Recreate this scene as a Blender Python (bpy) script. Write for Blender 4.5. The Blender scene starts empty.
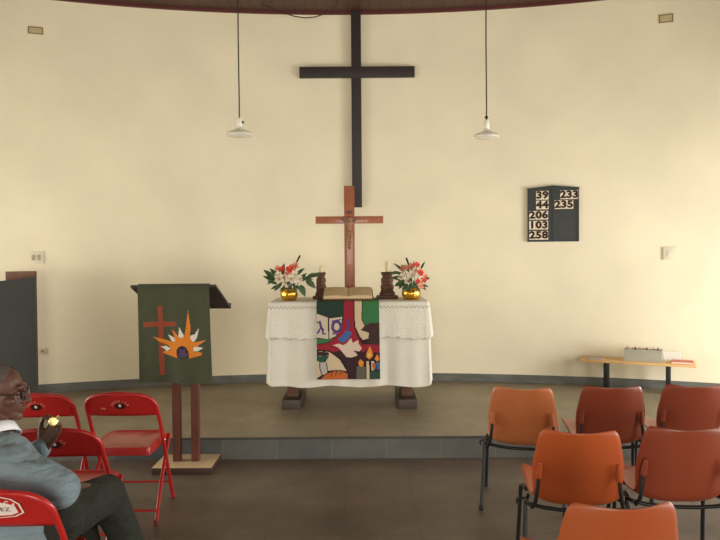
import bpy, bmesh, math, random
from mathutils import Vector, Matrix, Euler, noise
R = math.radians
PI = math.pi
random.seed(7)
SC = bpy.context.scene
COL = SC.collection

# ------------------------------------------------------------------ camera
H = 1.52
PITCH, ROLL = R(1.31), R(-0.4)
cam_d = bpy.data.cameras.new('camera'); cam = bpy.data.objects.new('camera', cam_d); COL.objects.link(cam)
cam_d.sensor_width = 36; cam_d.lens = 35; cam_d.clip_start = 0.05
CM = Euler((PI/2 - PITCH, 0, 0)).to_matrix() @ Matrix.Rotation(ROLL, 3, 'Z')
cam.matrix_world = Matrix.Translation((0, 0, H)) @ CM.to_4x4()
SC.camera = cam

def ray(px, py):
    return CM @ Vector(((px-360)/700, (270-py)/700, -1))
def P(px, py, Y):                       # world point seen at a pixel, at depth Y
    d = ray(px, py); return Vector((0, 0, H)) + d*(Y/d.y)
WC, WR = Vector((-0.1, -1.5)), 9.0      # the apse wall is an arc of this circle
def wall_y(x, r=WR): return WC.y + math.sqrt(r*r - (x-WC.x)**2)
def wall_hit(px, py, off=0.0):
    d = ray(px, py); lo, hi = 3.0, 9.0
    for _ in range(40):
        m = (lo+hi)/2; p = Vector((0, 0, H)) + d*(m/d.y)
        if (Vector((p.x, p.y))-WC).length < WR-off: lo = m
        else: hi = m
    ang = math.atan2(p.x-WC.x, p.y-WC.y)
    return p, -ang                       # rotation about z so that local -y faces the room

# ------------------------------------------------------------------ materials
def mat(name, col, rough=0.6, metal=0.0, var=0.0, scale=8.0, bump=0.0, bscale=None, coat=0.0, spec=None,
        wood=False, trans=0.0, ior=1.45, sheen=0.0, stretch=(1, 1, 1)):
    m = bpy.data.materials.new(name); m.use_nodes = True
    nt = m.node_tree; b = nt.nodes['Principled BSDF']
    b.inputs['Base Color'].default_value = (*col, 1)
    b.inputs['Roughness'].default_value = rough
    b.inputs['Metallic'].default_value = metal
    b.inputs['Coat Weight'].default_value = coat
    b.inputs['Transmission Weight'].default_value = trans
    b.inputs['IOR'].default_value = ior
    b.inputs['Sheen Weight'].default_value = sheen
    if spec is not None: b.inputs['Specular IOR Level'].default_value = spec
    if var or bump:
        tc = nt.nodes.new('ShaderNodeTexCoord'); mp = nt.nodes.new('ShaderNodeMapping')
        nt.links.new(tc.outputs['Object'], mp.inputs['Vector']); mp.inputs['Scale'].default_value = stretch
    if var:
        n = nt.nodes.new('ShaderNodeTexNoise'); n.inputs['Scale'].default_value = scale
        n.inputs['Detail'].default_value = 6 if wood else 4
        if wood: n.inputs['Distortion'].default_value = 1.2
        nt.links.new(mp.outputs[0], n.inputs['Vector'])
        r = nt.nodes.new('ShaderNodeValToRGB')
        r.color_ramp.elements[0].position = 0.3; r.color_ramp.elements[1].position = 0.7
        r.color_ramp.elements[0].color = (*[c*(1-var) for c in col], 1)
        r.color_ramp.elements[1].color = (*[min(1, c*(1+var)) for c in col], 1)
        nt.links.new(n.outputs['Fac'], r.inputs[0]); nt.links.new(r.outputs[0], b.inputs['Base Color'])
    if bump:
        n2 = nt.nodes.new('ShaderNodeTexNoise'); n2.inputs['Scale'].default_value = bscale or scale*4
        n2.inputs['Detail'].default_value = 3
        nt.links.new(mp.outputs[0], n2.inputs['Vector'])
        bp = nt.nodes.new('ShaderNodeBump'); bp.inputs['Strength'].default_value = bump; bp.inputs['Distance'].default_value = 0.01
        nt.links.new(n2.outputs['Fac'], bp.inputs['Height']); nt.links.new(bp.outputs[0], b.inputs['Normal'])
    return m
def tiles(name, c1, c2, mortar, w, h, axes='XY', rough=0.45, off=(0, 0), msize=0.006, patch=1.3, spec=0.5, bstr=0.15):
    m = bpy.data.materials.new(name); m.use_nodes = True
    nt = m.node_tree; b = nt.nodes['Principled BSDF']; L = nt.links.new; N = nt.nodes.new
    tc = N('ShaderNodeTexCoord'); sp = N('ShaderNodeSeparateXYZ'); cb = N('ShaderNodeCombineXYZ')
    L(tc.outputs['Object'], sp.inputs[0]); L(sp.outputs[axes[0]], cb.inputs[0]); L(sp.outputs[axes[1]], cb.inputs[1])
    mp = N('ShaderNodeMapping'); mp.inputs['Location'].default_value = (*off, 0); L(cb.outputs[0], mp.inputs[0])
    br = N('ShaderNodeTexBrick'); L(mp.outputs[0], br.inputs['Vector'])
    br.offset = 0.0; br.inputs['Scale'].default_value = 1; br.inputs['Brick Width'].default_value = w
    br.inputs['Row Height'].default_value = h; br.inputs['Mortar Size'].default_value = msize
    br.inputs['Mortar Smooth'].default_value = 0.4; br.inputs['Bias'].default_value = 0
    br.inputs['Color1'].default_value = (*c1, 1); br.inputs['Color2'].default_value = (*c2, 1)
    br.inputs['Mortar'].default_value = (*mortar, 1)
    n = N('ShaderNodeTexNoise'); n.inputs['Scale'].default_value = 2.2; n.inputs['Detail'].default_value = 7; n.inputs['Roughness'].default_value = .65
    L(tc.outputs['Object'], n.inputs['Vector'])
    mr = N('ShaderNodeMapRange'); mr.inputs[1].default_value = .3; mr.inputs[2].default_value = .7
    mr.inputs[3].default_value = 1/patch; mr.inputs[4].default_value = patch; L(n.outputs['Fac'], mr.inputs[0])
    mx = N('ShaderNodeVectorMath'); mx.operation = 'SCALE'; L(br.outputs['Color'], mx.inputs[0]); L(mr.outputs[0], mx.inputs['Scale'])
    L(mx.outputs[0], b.inputs['Base Color'])
    b.inputs['Roughness'].default_value = rough; b.inputs['Specular IOR Level'].default_value = spec
    n3 = N('ShaderNodeTexNoise'); n3.inputs['Scale'].default_value = 14; L(tc.outputs['Object'], n3.inputs['Vector'])
    bp = N('ShaderNodeBump'); bp.inputs['Strength'].default_value = bstr; bp.inputs['Distance'].default_value = .01
    L(n3.outputs['Fac'], bp.inputs['Height']); L(bp.outputs[0], b.inputs['Normal'])
    return m
def rgb(r, g, b):                        # sRGB 0..255 -> linear
    f = lambda c: c/12.92 if c <= .04045 else ((c+.055)/1.055)**2.4
    return tuple(f(x/255) for x in (r, g, b))

M = {}
M['plaster'] = mat('plaster', rgb(234, 222, 190), .9, var=.05, scale=1.6, bump=.12, bscale=25)
M['side_plaster'] = mat('side_plaster', rgb(228, 218, 192), .9, var=.03, scale=1.2)
M['ceil'] = tiles('ceiling_boards', rgb(82, 56, 44), rgb(74, 50, 40), rgb(54, 36, 29), .11, 2.6, rough=.55, patch=1.15, spec=.3)
M['ceil_trim'] = mat('ceiling_trim', rgb(88, 38, 34), .5, var=.1, scale=5)
M['floor'] = tiles('floor_tiles', rgb(100, 84, 68), rgb(93, 79, 65), rgb(82, 70, 57), .42, .42, rough=.5, off=(.1, .03), msize=.004, patch=1.4)
M['platform'] = tiles('platform_tiles', rgb(130, 116, 90), rgb(122, 110, 86), rgb(110, 99, 78), .42, .42, rough=.42, off=(.1, .0), msize=.004, patch=1.3)
M['riser'] = tiles('riser_slate', rgb(92, 90, 82), rgb(70, 74, 72), rgb(104, 100, 86), .405, 1.0, axes='XZ', rough=.45, off=(.22, .5), msize=.005, patch=1.3)
M['nosing'] = mat('nosing', rgb(62, 60, 54), .5, var=.15, scale=6)
M['base'] = mat('baseboard_slate', rgb(98, 98, 90), .5, var=.25, scale=5, stretch=(1, 1, 3))
M['black_wood'] = mat('black_wood', rgb(50, 40, 38), .55, var=.12, scale=7, stretch=(6, 6, 1))
M['cross_wood'] = mat('reddish_wood', rgb(152, 84, 48), .4, var=.22, scale=9, wood=True, stretch=(6, 6, 1), coat=.2)
M['bronze'] = mat('bronze_corpus', rgb(138, 98, 66), .45, .3, var=.2, scale=40)
M['brown_wood'] = mat('brown_wood', rgb(98, 52, 38), .45, var=.2, scale=6, wood=True, stretch=(5, 5, 1))
M['altar_wood'] = mat('altar_wood', rgb(92, 62, 44), .5, var=.2, scale=6, wood=True, stretch=(1, 5, 5))
M['altar_foot'] = mat('altar_foot_wood', rgb(66, 54, 46), .5, var=.15, scale=6)
M['pale_wood'] = mat('pale_plywood', rgb(205, 176, 134), .5, var=.08, scale=4, wood=True, stretch=(1, 6, 1))
M['bench_wood'] = mat('bench_wood', rgb(220, 176, 112), .45, var=.1, scale=4, wood=True, stretch=(1, 7, 1))
M['pulpit'] = mat('pulpit_dark', rgb(40, 38, 33), .5, var=.15, scale=3)
M['pulpit_in'] = mat('pulpit_inner_wood', rgb(134, 92, 70), .5, var=.15, scale=5, wood=True)
M['pulpit_edge'] = mat('pulpit_edge', rgb(66, 44, 34), .5)
M['linen'] = mat('white_linen', rgb(218, 211, 194), .85, var=.02, scale=6, bump=.25, bscale=60, sheen=.1)
M['lace'] = mat('white_lace', rgb(220, 213, 196), .9, var=.05, scale=60, bump=.5, bscale=90)
M['lace_dark'] = mat('lace_openwork', rgb(176, 166, 144), .9)
M['green_cloth'] = mat('green_cloth', rgb(70, 74, 52), .9, var=.06, scale=12, bump=.3, bscale=120, sheen=.15)
M['red_metal'] = mat('red_enamel', rgb(180, 38, 35), .33, var=.06, scale=9, coat=.2)
M['white_print'] = mat('white_print', rgb(235, 222, 210), .5)
M['dark_print'] = mat('dark_print', rgb(60, 22, 22), .5)
M['pink_print'] = mat('faded_print', rgb(214, 130, 110), .5)
M['red_rubber'] = mat('dark_red_rubber', rgb(110, 30, 26), .7)
M['rubber'] = mat('rubber', rgb(40, 30, 28), .8)
M['steel_pin'] = mat('steel_pin', rgb(200, 190, 180), .3, 1.0)
M['faded_orange'] = mat('faded_orange_plastic', rgb(188, 110, 64), .35, var=.08, scale=7, coat=.2)
M['dimmed_orange'] = mat('dimmed_orange_plastic', rgb(162, 78, 38), .4, var=.05, scale=5, coat=.05)  # darkened copy of the orange, offsets the fill light on the nearest chair
M['orange'] = mat('orange_plastic', rgb(184, 86, 40), .38, var=.05, scale=5, coat=.1)
M['red_orange'] = mat('red_orange_plastic', rgb(138, 62, 38), .38, var=.06, scale=5, coat=.1)
M['black_tube'] = mat('black_tube', rgb(38, 36, 34), .4, .3)
M['gold'] = mat('brass', rgb(222, 172, 72), .22, 1.0, bump=.5, bscale=30)
M['leaf'] = mat('leaf_green', rgb(62, 84, 48), .6, var=.25, scale=20)
M['stem'] = mat('stem_green', rgb(76, 92, 50), .6)
M['cattail'] = mat('cattail_brown', rgb(48, 38, 30), .9)
M['petal_red'] = mat('red_petal', rgb(225, 56, 48), .6, var=.1, scale=30)
M['petal_white'] = mat('white_petal', rgb(226, 214, 188), .6, var=.08, scale=30)
M['petal_pink'] = mat('pink_petal', rgb(228, 140, 116), .6, var=.1, scale=30)
M['stamen'] = mat('stamen', rgb(200, 150, 60), .7)
M['carved'] = mat('carved_wood', rgb(96, 62, 44), .55, var=.3, scale=18, bump=.6, bscale=45)
M['wax'] = mat('candle_wax', rgb(230, 215, 160), .5)
M['wick'] = mat('wick', rgb(40, 34, 28), .9)
M['paper'] = mat('book_paper', rgb(214, 186, 142), .8, var=.06, scale=15)
M['book_cover'] = mat('book_cover', rgb(120, 80, 50), .6)
M['board'] = mat('number_board_black', rgb(40, 42, 38), .45, var=.1, scale=5)
M['card'] = mat('number_card_cream', rgb(238, 222, 190), .8)
M['ink'] = mat('number_ink', rgb(52, 32, 26), .8)
M['plate'] = mat('switch_plate', rgb(222, 212, 184), .5)
M['plate_edge'] = mat('switch_detail', rgb(170, 158, 122), .5)
M['vent'] = mat('vent_block', rgb(196, 176, 134), .9, var=.1, scale=20)
M['vent_dark'] = mat('vent_groove', rgb(140, 118, 84), .9)
M['grey_box'] = mat('grey_box', rgb(172, 168, 148), .7, var=.04, scale=8)
M['tray_grey'] = mat('grey_paper', rgb(176, 160, 140), .8)
M['card_white'] = mat('index_card', rgb(236, 222, 200), .8)
M['card_pink'] = mat('index_card_pink', rgb(226, 176, 160), .8)
M['red_book'] = mat('red_cover', rgb(206, 110, 84), .6)
M['clear'] = mat('clear_plastic', (.95, .95, .93), .1)
M['clear'].node_tree.nodes['Principled BSDF'].inputs['Alpha'].default_value = .2
M['glass'] = mat('lamp_glass', (.9, .86, .74), .12)
M['glass'].node_tree.nodes['Principled BSDF'].inputs['Alpha'].default_value = .38
M['porcelain'] = mat('white_socket', rgb(240, 234, 214), .35)
M['cord'] = mat('dark_cord', rgb(48, 42, 32), .6)
M['skin'] = mat('dark_skin', rgb(90, 57, 42), .5, var=.12, scale=18)
M['jacket'] = mat('blue_grey_jacket', rgb(120, 136, 142), .85, var=.07, scale=9, bump=.35, bscale=14, sheen=.1)
M['shirt'] = mat('white_collar', rgb(232, 232, 232), .8)
M['trousers'] = mat('dark_green_trousers', rgb(38, 40, 31), .9, var=.1, scale=9, bump=.3, bscale=14)
M['shoe'] = mat('black_shoe', rgb(28, 24, 22), .4)
M['hair'] = mat('short_grey_hair', rgb(92, 80, 74), .95, var=.25, scale=90, bump=.6, bscale=250)
M['glasses'] = mat('glasses_frame', rgb(40, 34, 32), .3)
M['lens'] = mat('glasses_lens', (.9, .92, .95), .05, trans=1.0, ior=1.1)
M['trinket'] = mat('gold_trinket', rgb(240, 214, 130), .25, .6)
M['frame_white'] = mat('window_frame_white', rgb(225, 222, 210), .5)

for k_ in ('jacket', 'trousers'):        # soft creases in the cloth
    for n_ in M[k_].node_tree.nodes:
        if n_.type == 'BUMP': n_.inputs['Distance'].default_value = .05; n_.inputs['Strength'].default_value = .8
        if n_.type == 'MAPPING': n_.inputs['Scale'].default_value = (.6, .6, 1.3)

# ------------------------------------------------------------------ mesh builder
class MB:
    def __init__(s): s.bm = bmesh.new(); s.mi = 0
    def _faces(s, verts, faces):
        vs = [s.bm.verts.new(v) for v in verts]; out = []
        for f in faces:
            try: fc = s.bm.faces.new([vs[i] for i in f]); fc.material_index = s.mi; out.append(fc)
            except ValueError: pass
        return vs, out
    def box(s, a, b, bev=0.0, mtx=None):
        x0, y0, z0 = a; x1, y1, z1 = b
        V = [Vector(v) for v in ((x0,y0,z0),(x1,y0,z0),(x1,y1,z0),(x0,y1,z0),(x0,y0,z1),(x1,y0,z1),(x1,y1,z1),(x0,y1,z1))]
        if mtx: V = [mtx @ v for v in V]
        vs, fs = s._faces(V, [(0,3,2,1),(4,5,6,7),(0,1,5,4),(1,2,6,5),(2,3,7,6),(3,0,4,7)])
        if bev:
            es = list({e for f in fs for e in f.edges})
            r = bmesh.ops.bevel(s.bm, geom=es, offset=bev, segments=2, affect='EDGES', profile=.6)
            for f in r['faces']: f.material_index = s.mi
        return s
    def tube(s, pts, r, n=10, closed=False, cap=True):
        pts = [Vector(p) for p in pts]; rs = r if isinstance(r, (list, tuple)) else [r]*len(pts)
        N = len(pts); tang = []
        for i in range(N):
            a = pts[(i-1) % N] if (closed or i > 0) else pts[i]; b = pts[(i+1) % N] if (closed or i < N-1) else pts[i]
            tang.append((b-a).normalized())
        t0 = tang[0]; up = Vector((0, 0, 1)) if abs(t0.z) < .9 else Vector((1, 0, 0))
        u = t0.cross(up).normalized(); rings = []
        for i in range(N):
            t = tang[i]; u = (u - t*u.dot(t)).normalized(); w = t.cross(u)
            rings.append([s.bm.verts.new(pts[i] + (u*math.cos(2*PI*k/n) + w*math.sin(2*PI*k/n))*rs[i]) for k in range(n)])
        for i in range(N if closed else N-1):
            A, B = rings[i], rings[(i+1) % N]
            for k in range(n):
                f = s.bm.faces.new((A[k], A[(k+1)%n], B[(k+1)%n], B[k])); f.material_index = s.mi
        if cap and not closed:
            f = s.bm.faces.new(rings[0][::-1]); f.material_index = s.mi
            f = s.bm.faces.new(rings[-1]); f.material_index = s.mi
        return s
    def lathe(s, prof, n=20, c=(0, 0, 0), sx=1, sy=1):     # prof: list of (r, z)
        c = Vector(c); rings = []
        for r, z in prof:
            if r < 1e-5: rings.append([s.bm.verts.new(c+Vector((0, 0, z)))])
            else: rings.append([s.bm.verts.new(c+Vector((r*sx*math.cos(2*PI*k/n), r*sy*math.sin(2*PI*k/n), z))) for k in range(n)])
        for A, B in zip(rings, rings[1:]):
            for k in range(n):
                a, b = A[k % len(A)], A[(k+1) % len(A)]; d, e = B[k % len(B)], B[(k+1) % len(B)]
                q = []
                for v in (a, b, e, d):
                    if v not in q: q.append(v)
                if len(q) > 2:
                    f = s.bm.faces.new(q); f.material_index = s.mi
        return s
    def ball(s, c, r, mtx=None, u=16, v=10):
        r = r if isinstance(r, (list, tuple)) else (r, r, r)
        m = Matrix.Translation(c) @ (mtx.to_4x4() if mtx else Matrix()) @ Matrix.Diagonal((*r, 1))
        g = bmesh.ops.create_uvsphere(s.bm, u_segments=u, v_segments=v, radius=1, matrix=m)
        for f in {f for x in g['verts'] for f in x.link_faces}: f.material_index = s.mi
        return s
    def cap(s, a, b, ra, rb, n=12):                        # tapered capsule for organic bodies
        a = Vector(a); b = Vector(b); k = max(2, int((b-a).length/(max(min(ra, rb), .004)*.8)))
        for i in range(k+1):
            t = i/k; s.ball(a.lerp(b, t), ra+(rb-ra)*t, u=n, v=max(6, n//2+2))
        s.tube([a, b], [ra, rb], n=n)
        return s
    def prism(s, poly, d0, d1, mtx=None):                  # poly in xz, extruded along y
        n = len(poly)
        V = [Vector((x, d0, z)) for x, z in poly] + [Vector((x, d1, z)) for x, z in poly]
        if mtx: V = [mtx @ v for v in V]
        s._faces(V, [tuple(range(n)), tuple(range(2*n-1, n-1, -1))] + [(i, i+n, (i+1) % n + n, (i+1) % n) for i in range(n)])
        return s
    def grid(s, fn, nu, nv, mfn=None):
        g = [[s.bm.verts.new(fn(i/nu, j/nv)) for j in range(nv+1)] for i in range(nu+1)]
        for i in range(nu):
            for j in range(nv):
                f = s.bm.faces.new((g[i][j], g[i+1][j], g[i+1][j+1], g[i][j+1]))
                f.material_index = mfn((i+.5)/nu, (j+.5)/nv) if mfn else s.mi
        return s
    def text(s, body, size, mtx, depth=.001, offset=0.0, sx=1.0):
        cu = bpy.data.curves.new('t', 'FONT'); cu.body = body; cu.size = size; cu.extrude = depth
        cu.offset = offset; cu.align_x = 'CENTER'; cu.align_y = 'CENTER'; cu.resolution_u = 3
        o = bpy.data.objects.new('t', cu); COL.objects.link(o); dg = bpy.context.evaluated_depsgraph_get(); dg.update()
        me = bpy.data.meshes.new_from_object(o.evaluated_get(dg))
        me.transform(mtx @ Matrix.Diagonal((sx, 1, 1, 1))); n0 = len(s.bm.faces); s.bm.from_mesh(me); s.bm.faces.ensure_lookup_table()
        for f in s.bm.faces[n0:]: f.material_index = s.mi
        bpy.data.objects.remove(o); bpy.data.curves.remove(cu); bpy.data.meshes.remove(me)
        return s
    def build(s, name, mats, parent=None, smooth=True, ang=38, normals=True):
        if normals: bmesh.ops.recalc_face_normals(s.bm, faces=s.bm.faces[:])
        me = bpy.data.meshes.new(name); s.bm.to_mesh(me); s.bm.free()
        for m in (mats if isinstance(mats, (list, tuple)) else [mats]): me.materials.append(m)
        if smooth: me.shade_smooth(); me.set_sharp_from_angle(angle=R(ang))
        o = bpy.data.objects.new(name, me); COL.objects.link(o)
        if parent: o.parent = parent
        return o
TXF = Matrix.Rotation(PI/2, 4, 'X')     # text lying in xy -> standing in xz, facing -y

def tag(o, label, cat, group=None, kind=None):
    if len(label.split()) > 16: print('LONGLABEL', label)
    o['label'] = label; o['category'] = cat
    if group: o['group'] = group
    if kind: o['kind'] = kind
    return o
def thing(name, label, cat, loc=(0, 0, 0), rz=0, group=None):
    o = bpy.data.objects.new(name, None); COL.objects.link(o); o.empty_display_size = .1
    o.location = loc; o.rotation_euler = (0, 0, rz); return tag(o, label, cat, group)
def struct(o): o['kind'] = 'structure'; return o
def copy_tree(o, parent=None):
    kids = [c for c in COL.objects if c.parent == o]
    c = o.copy(); COL.objects.link(c)
    if parent: c.parent = parent
    for k in kids: copy_tree(k, c)
    return c
def bake(o, mods):                       # apply modifiers given as (type, {props})
    for t, pr in mods:
        m = o.modifiers.new(t.lower(), t)
        for k, v in pr.items(): setattr(m, k, v)
    dg = bpy.context.evaluated_depsgraph_get(); dg.update()
    me = bpy.data.meshes.new_from_object(o.evaluated_get(dg)); old = o.data
    o.modifiers.clear(); o.data = me; me.name = old.name; bpy.data.meshes.remove(old)
    me.shade_smooth(); return o
def in_poly(x, y, poly):
    c = False; n = len(poly); j = n-1
    for i in range(n):
        xi, yi = poly[i]; xj, yj = poly[j]
        if (yi > y) != (yj > y) and x < (xj-xi)*(y-yi)/(yj-yi)+xi: c = not c
        j = i
    return c

# ------------------------------------------------------------------ the setting
PZ = 0.16          # platform height
PY = 5.17          # platform front
CZ = 4.09          # ceiling height
SX = 4.7           # side walls
YB = -4.0
a_max = math.asin((SX)/WR)*1.0
def arc(r, n=96, x0=-SX, x1=SX):
    out = []
    for i in range(n+1):
        x = x0+(x1-x0)*i/n; out.append((x, wall_y(x, r)))
    return out
def arc_slab(r_in, r_out, z0, z1, name, m, ang=30):
    b = MB(); A = arc(r_in); B = arc(r_out); n = len(A)
    pa0 = [b.bm.verts.new((x, y, z0)) for x, y in A]; pa1 = [b.bm.verts.new((x, y, z1)) for x, y in A]
    pb0 = [b.bm.verts.new((x, y, z0)) for x, y in B]; pb1 = [b.bm.verts.new((x, y, z1)) for x, y in B]
    for i in range(n-1):
        for q in ((pa0, pa1), (pa1, pb1), (pb1, pb0), (pb0, pa0)):
            b.bm.faces.new((q[0][i], q[0][i+1], q[1][i+1], q[1][i]))
    for k in (0, n-1): b.bm.faces.new((pa0[k], pa1[k], pb1[k], pb0[k]))
    return struct(b.build(name, m, ang=ang))
arc_slab(WR, WR+.15, -.05, CZ+.1, 'wall_back', M['plaster'])
arc_slab(WR-.018, WR-.0005, PZ, PZ+.082, 'baseboard_back', M['base'])
arc_slab(WR-.03, WR-.0005, CZ-.03, CZ, 'trim_1', M['ceil_trim'])

b = MB(); b.box((-SX, YB, -.06), (SX, PY+.02, 0)); struct(b.build('floor', M['floor'], smooth=False))
def arc_fill(z0, z1, y0, name, m):
    b = MB(); A = arc(WR+.01); top = [(-SX, y0)] + [(-SX, A[0][1])] + A[1:-1] + [(SX, A[-1][1]), (SX, y0)]
    t = [b.bm.verts.new((x, y, z1)) for x, y in top]; bo = [b.bm.verts.new((x, y, z0)) for x, y in top]; n = len(top)
    b.bm.faces.new(t); b.bm.faces.new(bo[::-1])
    for i in range(n): b.bm.faces.new((t[i], bo[i], bo[(i+1) % n], t[(i+1) % n]))
    return struct(b.build(name, m, smooth=False))
o = arc_fill(-.06, PZ, PY+.02, 'floor_platform', M['platform'])
b = MB(); b.box((-SX, PY, 0), (SX, PY+.02, PZ-.012)); struct(b.build('trim_2', M['riser'], smooth=False))
b = MB(); b.box((-SX, PY-.008, PZ-.012), (SX, PY+.022, PZ+.001), .003); struct(b.build('trim_3', M['nosing']))
arc_fill(CZ, CZ+.08, YB, 'ceiling', M['ceil'])
# side walls with three window openings each, rear wall with a doorway added for the fill lamp
wins = [(-2.6, -.6), (.4, 2.4), (3.7, 5.7)]
zs0, zs1 = .2, 1.9
wy1 = wall_y(SX, WR)+.05
wn = 0
for nm, sx in (('wall_left', -1), ('wall_right', 1)):
    b = MB(); xa, xb = sorted((sx*SX, sx*(SX+.18)))
    b.box((xa, YB, -.05), (xb, wy1, zs0)); b.box((xa, YB, zs1), (xb, wy1, CZ+.08))
    ys = [YB] + [v for w in wins for v in w] + [wy1]
    for i in range(0, len(ys), 2): b.box((xa, ys[i], zs0), (xb, ys[i+1], zs1))
    struct(b.build(nm, M['side_plaster'], smooth=False))
    for (a, c) in wins:
        wn += 1; b = MB(); xm = sx*(SX+.09)
        for (p, q) in (((a, zs0), (a+.05, zs1)), ((c-.05, zs0), (c, zs1)), (((a+c)/2-.025, zs0), ((a+c)/2+.025, zs1)),
                       ((a, zs0), (c, zs0+.05)), ((a, zs1-.05), (c, zs1))):
            b.box((xm-.03, p[0], p[1]), (xm+.03, q[0], q[1]))
        struct(b.build('window_%d' % wn, M['frame_white'], smooth=False))
b = MB(); b.box((-SX-.18, YB-.18, -.05), (-1.8, YB, CZ+.08)); b.box((1.8, YB-.18, -.05), (SX+.18, YB, CZ+.08)); b.box((-1.8, YB-.18, 2.7), (1.8, YB, CZ+.08))
struct(b.build('wall_front', M['side_plaster'], smooth=False))

# small wall fittings
def on_wall(name, label, cat, px, py, w, h, off=0.0):
    p, rz = wall_hit(px, py, off); return thing(name, label, cat, p, rz), w, h
t, w, h = on_wall('light_switch', 'cream double light switch plate on the wall above the dark pulpit', 'switch', 36.5, 257.5, .13, .12)
MB().box((-w/2, -.012, -h/2), (w/2, 0, h/2), .003).build('plate', M['plate'], t)
for sx in (-.028, .022): MB().box((sx-.014, -.02, -.028), (sx+.014, -.0115, .028), .003).build('rocker', M['plate_edge'], t)
t, w, h = on_wall('light_switch', 'blank cream square switch plate on the wall at far right above the bench', 'switch', 670, 253.5, .125, .125)
MB().box((-w/2, -.014, -h/2), (w/2, 0, h/2), .003).build('plate', M['plate'], t)
MB().box((-.03, -.018, -.03), (.03, -.0135, .03), .003).build('rocker', M['plate'], t)
t, w, h = on_wall('wall_socket', 'small cream wall socket low on the wall just right of the dark pulpit', 'socket', 42.5, 351, .07, .07)
MB().box((-w/2, -.012, -h/2), (w/2, 0, h/2), .003).build('plate', M['plate'], t)
MB().lathe([(0, 0), (.018, 0), (.018, .003), (0, .003)], n=14).build('socket_face', M['plate_edge'], t).matrix_local = Matrix.Translation((0, -.012, 0)) @ Matrix.Rotation(PI/2, 4, 'X')
for px, py, w, h, lb in ((35.5, 30.5, .135, .07, 'small pale rectangular vent block high on the wall at the upper left'),
                         (666, 18.5, .13, .08, 'small pale rectangular vent block high on the wall at the upper right')):
    t, w, h = on_wall('wall_vent', lb, 'vent', px, py, w, h)
    t['group'] = 'vent blocks below the ceiling'
    b = MB(); b.box((-w/2, -.008, h/2-.01), (w/2, 0, h/2)); b.box((-w/2, -.008, -h/2), (w/2, 0, -h/2+.008)); b.box((-w/2, -.008, -h/2), (-w/2+.01, 0, h/2)); b.box((w/2-.01, -.008, -h/2), (w/2, 0, h/2))
    b.build('rim', M['vent_dark'], t)
    b = MB(); b.box((-w/2+.009, -.004, -h/2+.007), (w/2-.009, 0, h/2-.009)); b.build('block', M['vent'], t)

# ------------------------------------------------------------------ black wall cross
p, rz = wall_hit(356.5, 110, .03)
t = thing('wall_cross', 'tall black wooden cross mounted high on the white wall', 'cross', (p.x, p.y, 0), 0)
Yc = p.y
def zz(py, Y, px=360): return P(px, py, Y).z
zt, zb = CZ-.012, zz(207.3, Yc)
MB().box((-.052, -.03, zb), (.052, .028, zt), .004).build('upright', M['black_wood'], t)
xa, xb_ = P(299.5, 72.5, Yc).x-p.x, P(414.5, 71, Yc).x-p.x
zc = (zz(78.3, Yc)+zz(67, Yc))/2
b = MB(); b.box((xa, -.034, -.057), (xb_, .006, .057), .004)
o = b.build('crossbar', M['black_wood'], t); o.location = (0, 0, zc)

# ------------------------------------------------------------------ number board
p, rz = wall_hit(553, 215, .015)
W2, H2 = .256, .275
t = thing('number_board', 'black two column hymn number board hanging on the white wall', 'board', p, rz)
b = MB(); b.prism([(-W2, -H2), (W2, -H2), (W2, H2-.005), (0, H2+.02), (-W2, H2-.005)], -.004, .012); b.build('back_panel', M['board'], t)
b = MB()
for x in (-W2, -.004, W2-.008): b.box((x, -.016, -H2), (x+.008, -.003, H2-.004))
b.box((-W2, -.016, -H2), (W2, -.003, -H2+.008))
b.build('frame', M['board'], t)
b = MB(); b.prism([(-W2-.006, H2-.006), (0, H2+.019), (W2+.006, H2-.006), (W2+.006, H2+.002), (0, H2+.028), (-W2-.006, H2+.002)], -.022, .012); b.build('cornice', M['board'], t)
rowz = [.205, .105, -.0, -.103, -.208]
for i, z in enumerate(rowz):
    MB().box((-W2+.006, -.013, z-.052), (-.004, -.003, z-.046)).build('rail', M['board'], t)
    MB().box((.004, -.013, z-.052), (W2-.006, -.003, z-.046)).build('rail', M['board'], t)
BW = Matrix.Translation(p) @ Matrix.Rotation(rz, 4, 'Z')
rowname = ['top', 'second', 'third', 'fourth', 'bottom']
ordn = ['first', 'second', 'third']
def numrow(s, x0, row, side, dw):
    for k, ch in enumerate(s):
        b = MB(); b.box((-dw/2+.001, -.003, -.045), (dw/2-.001, 0, .045))
        b.mi = 1; b.text(ch, .1, Matrix.Translation((0, -.0042, 0)) @ TXF, .001, offset=.005, sx=1.15)
        o = b.build('number_card', [M['card'], M['ink']], None, smooth=False)
        o.matrix_world = BW @ Matrix.Translation((x0+dw*(k+.5), -.0062, rowz[row]))
        tag(o, 'cream card with digit %s, %s in the %s row of the board\'s %s column' % (ch, ordn[k], rowname[row], side), 'number card', 'digit cards on the number board')
numrow('39', -.17, 0, 'left', .063); numrow('44', -.17, 1, 'left', .063)
numrow('206', -.24, 2, 'left', .064); numrow('103', -.24, 3, 'left', .064); numrow('258', -.24, 4, 'left', .064)
numrow('233', .07, 0, 'right', .0605); numrow('235', .015, 1, 'right', .062)

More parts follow.
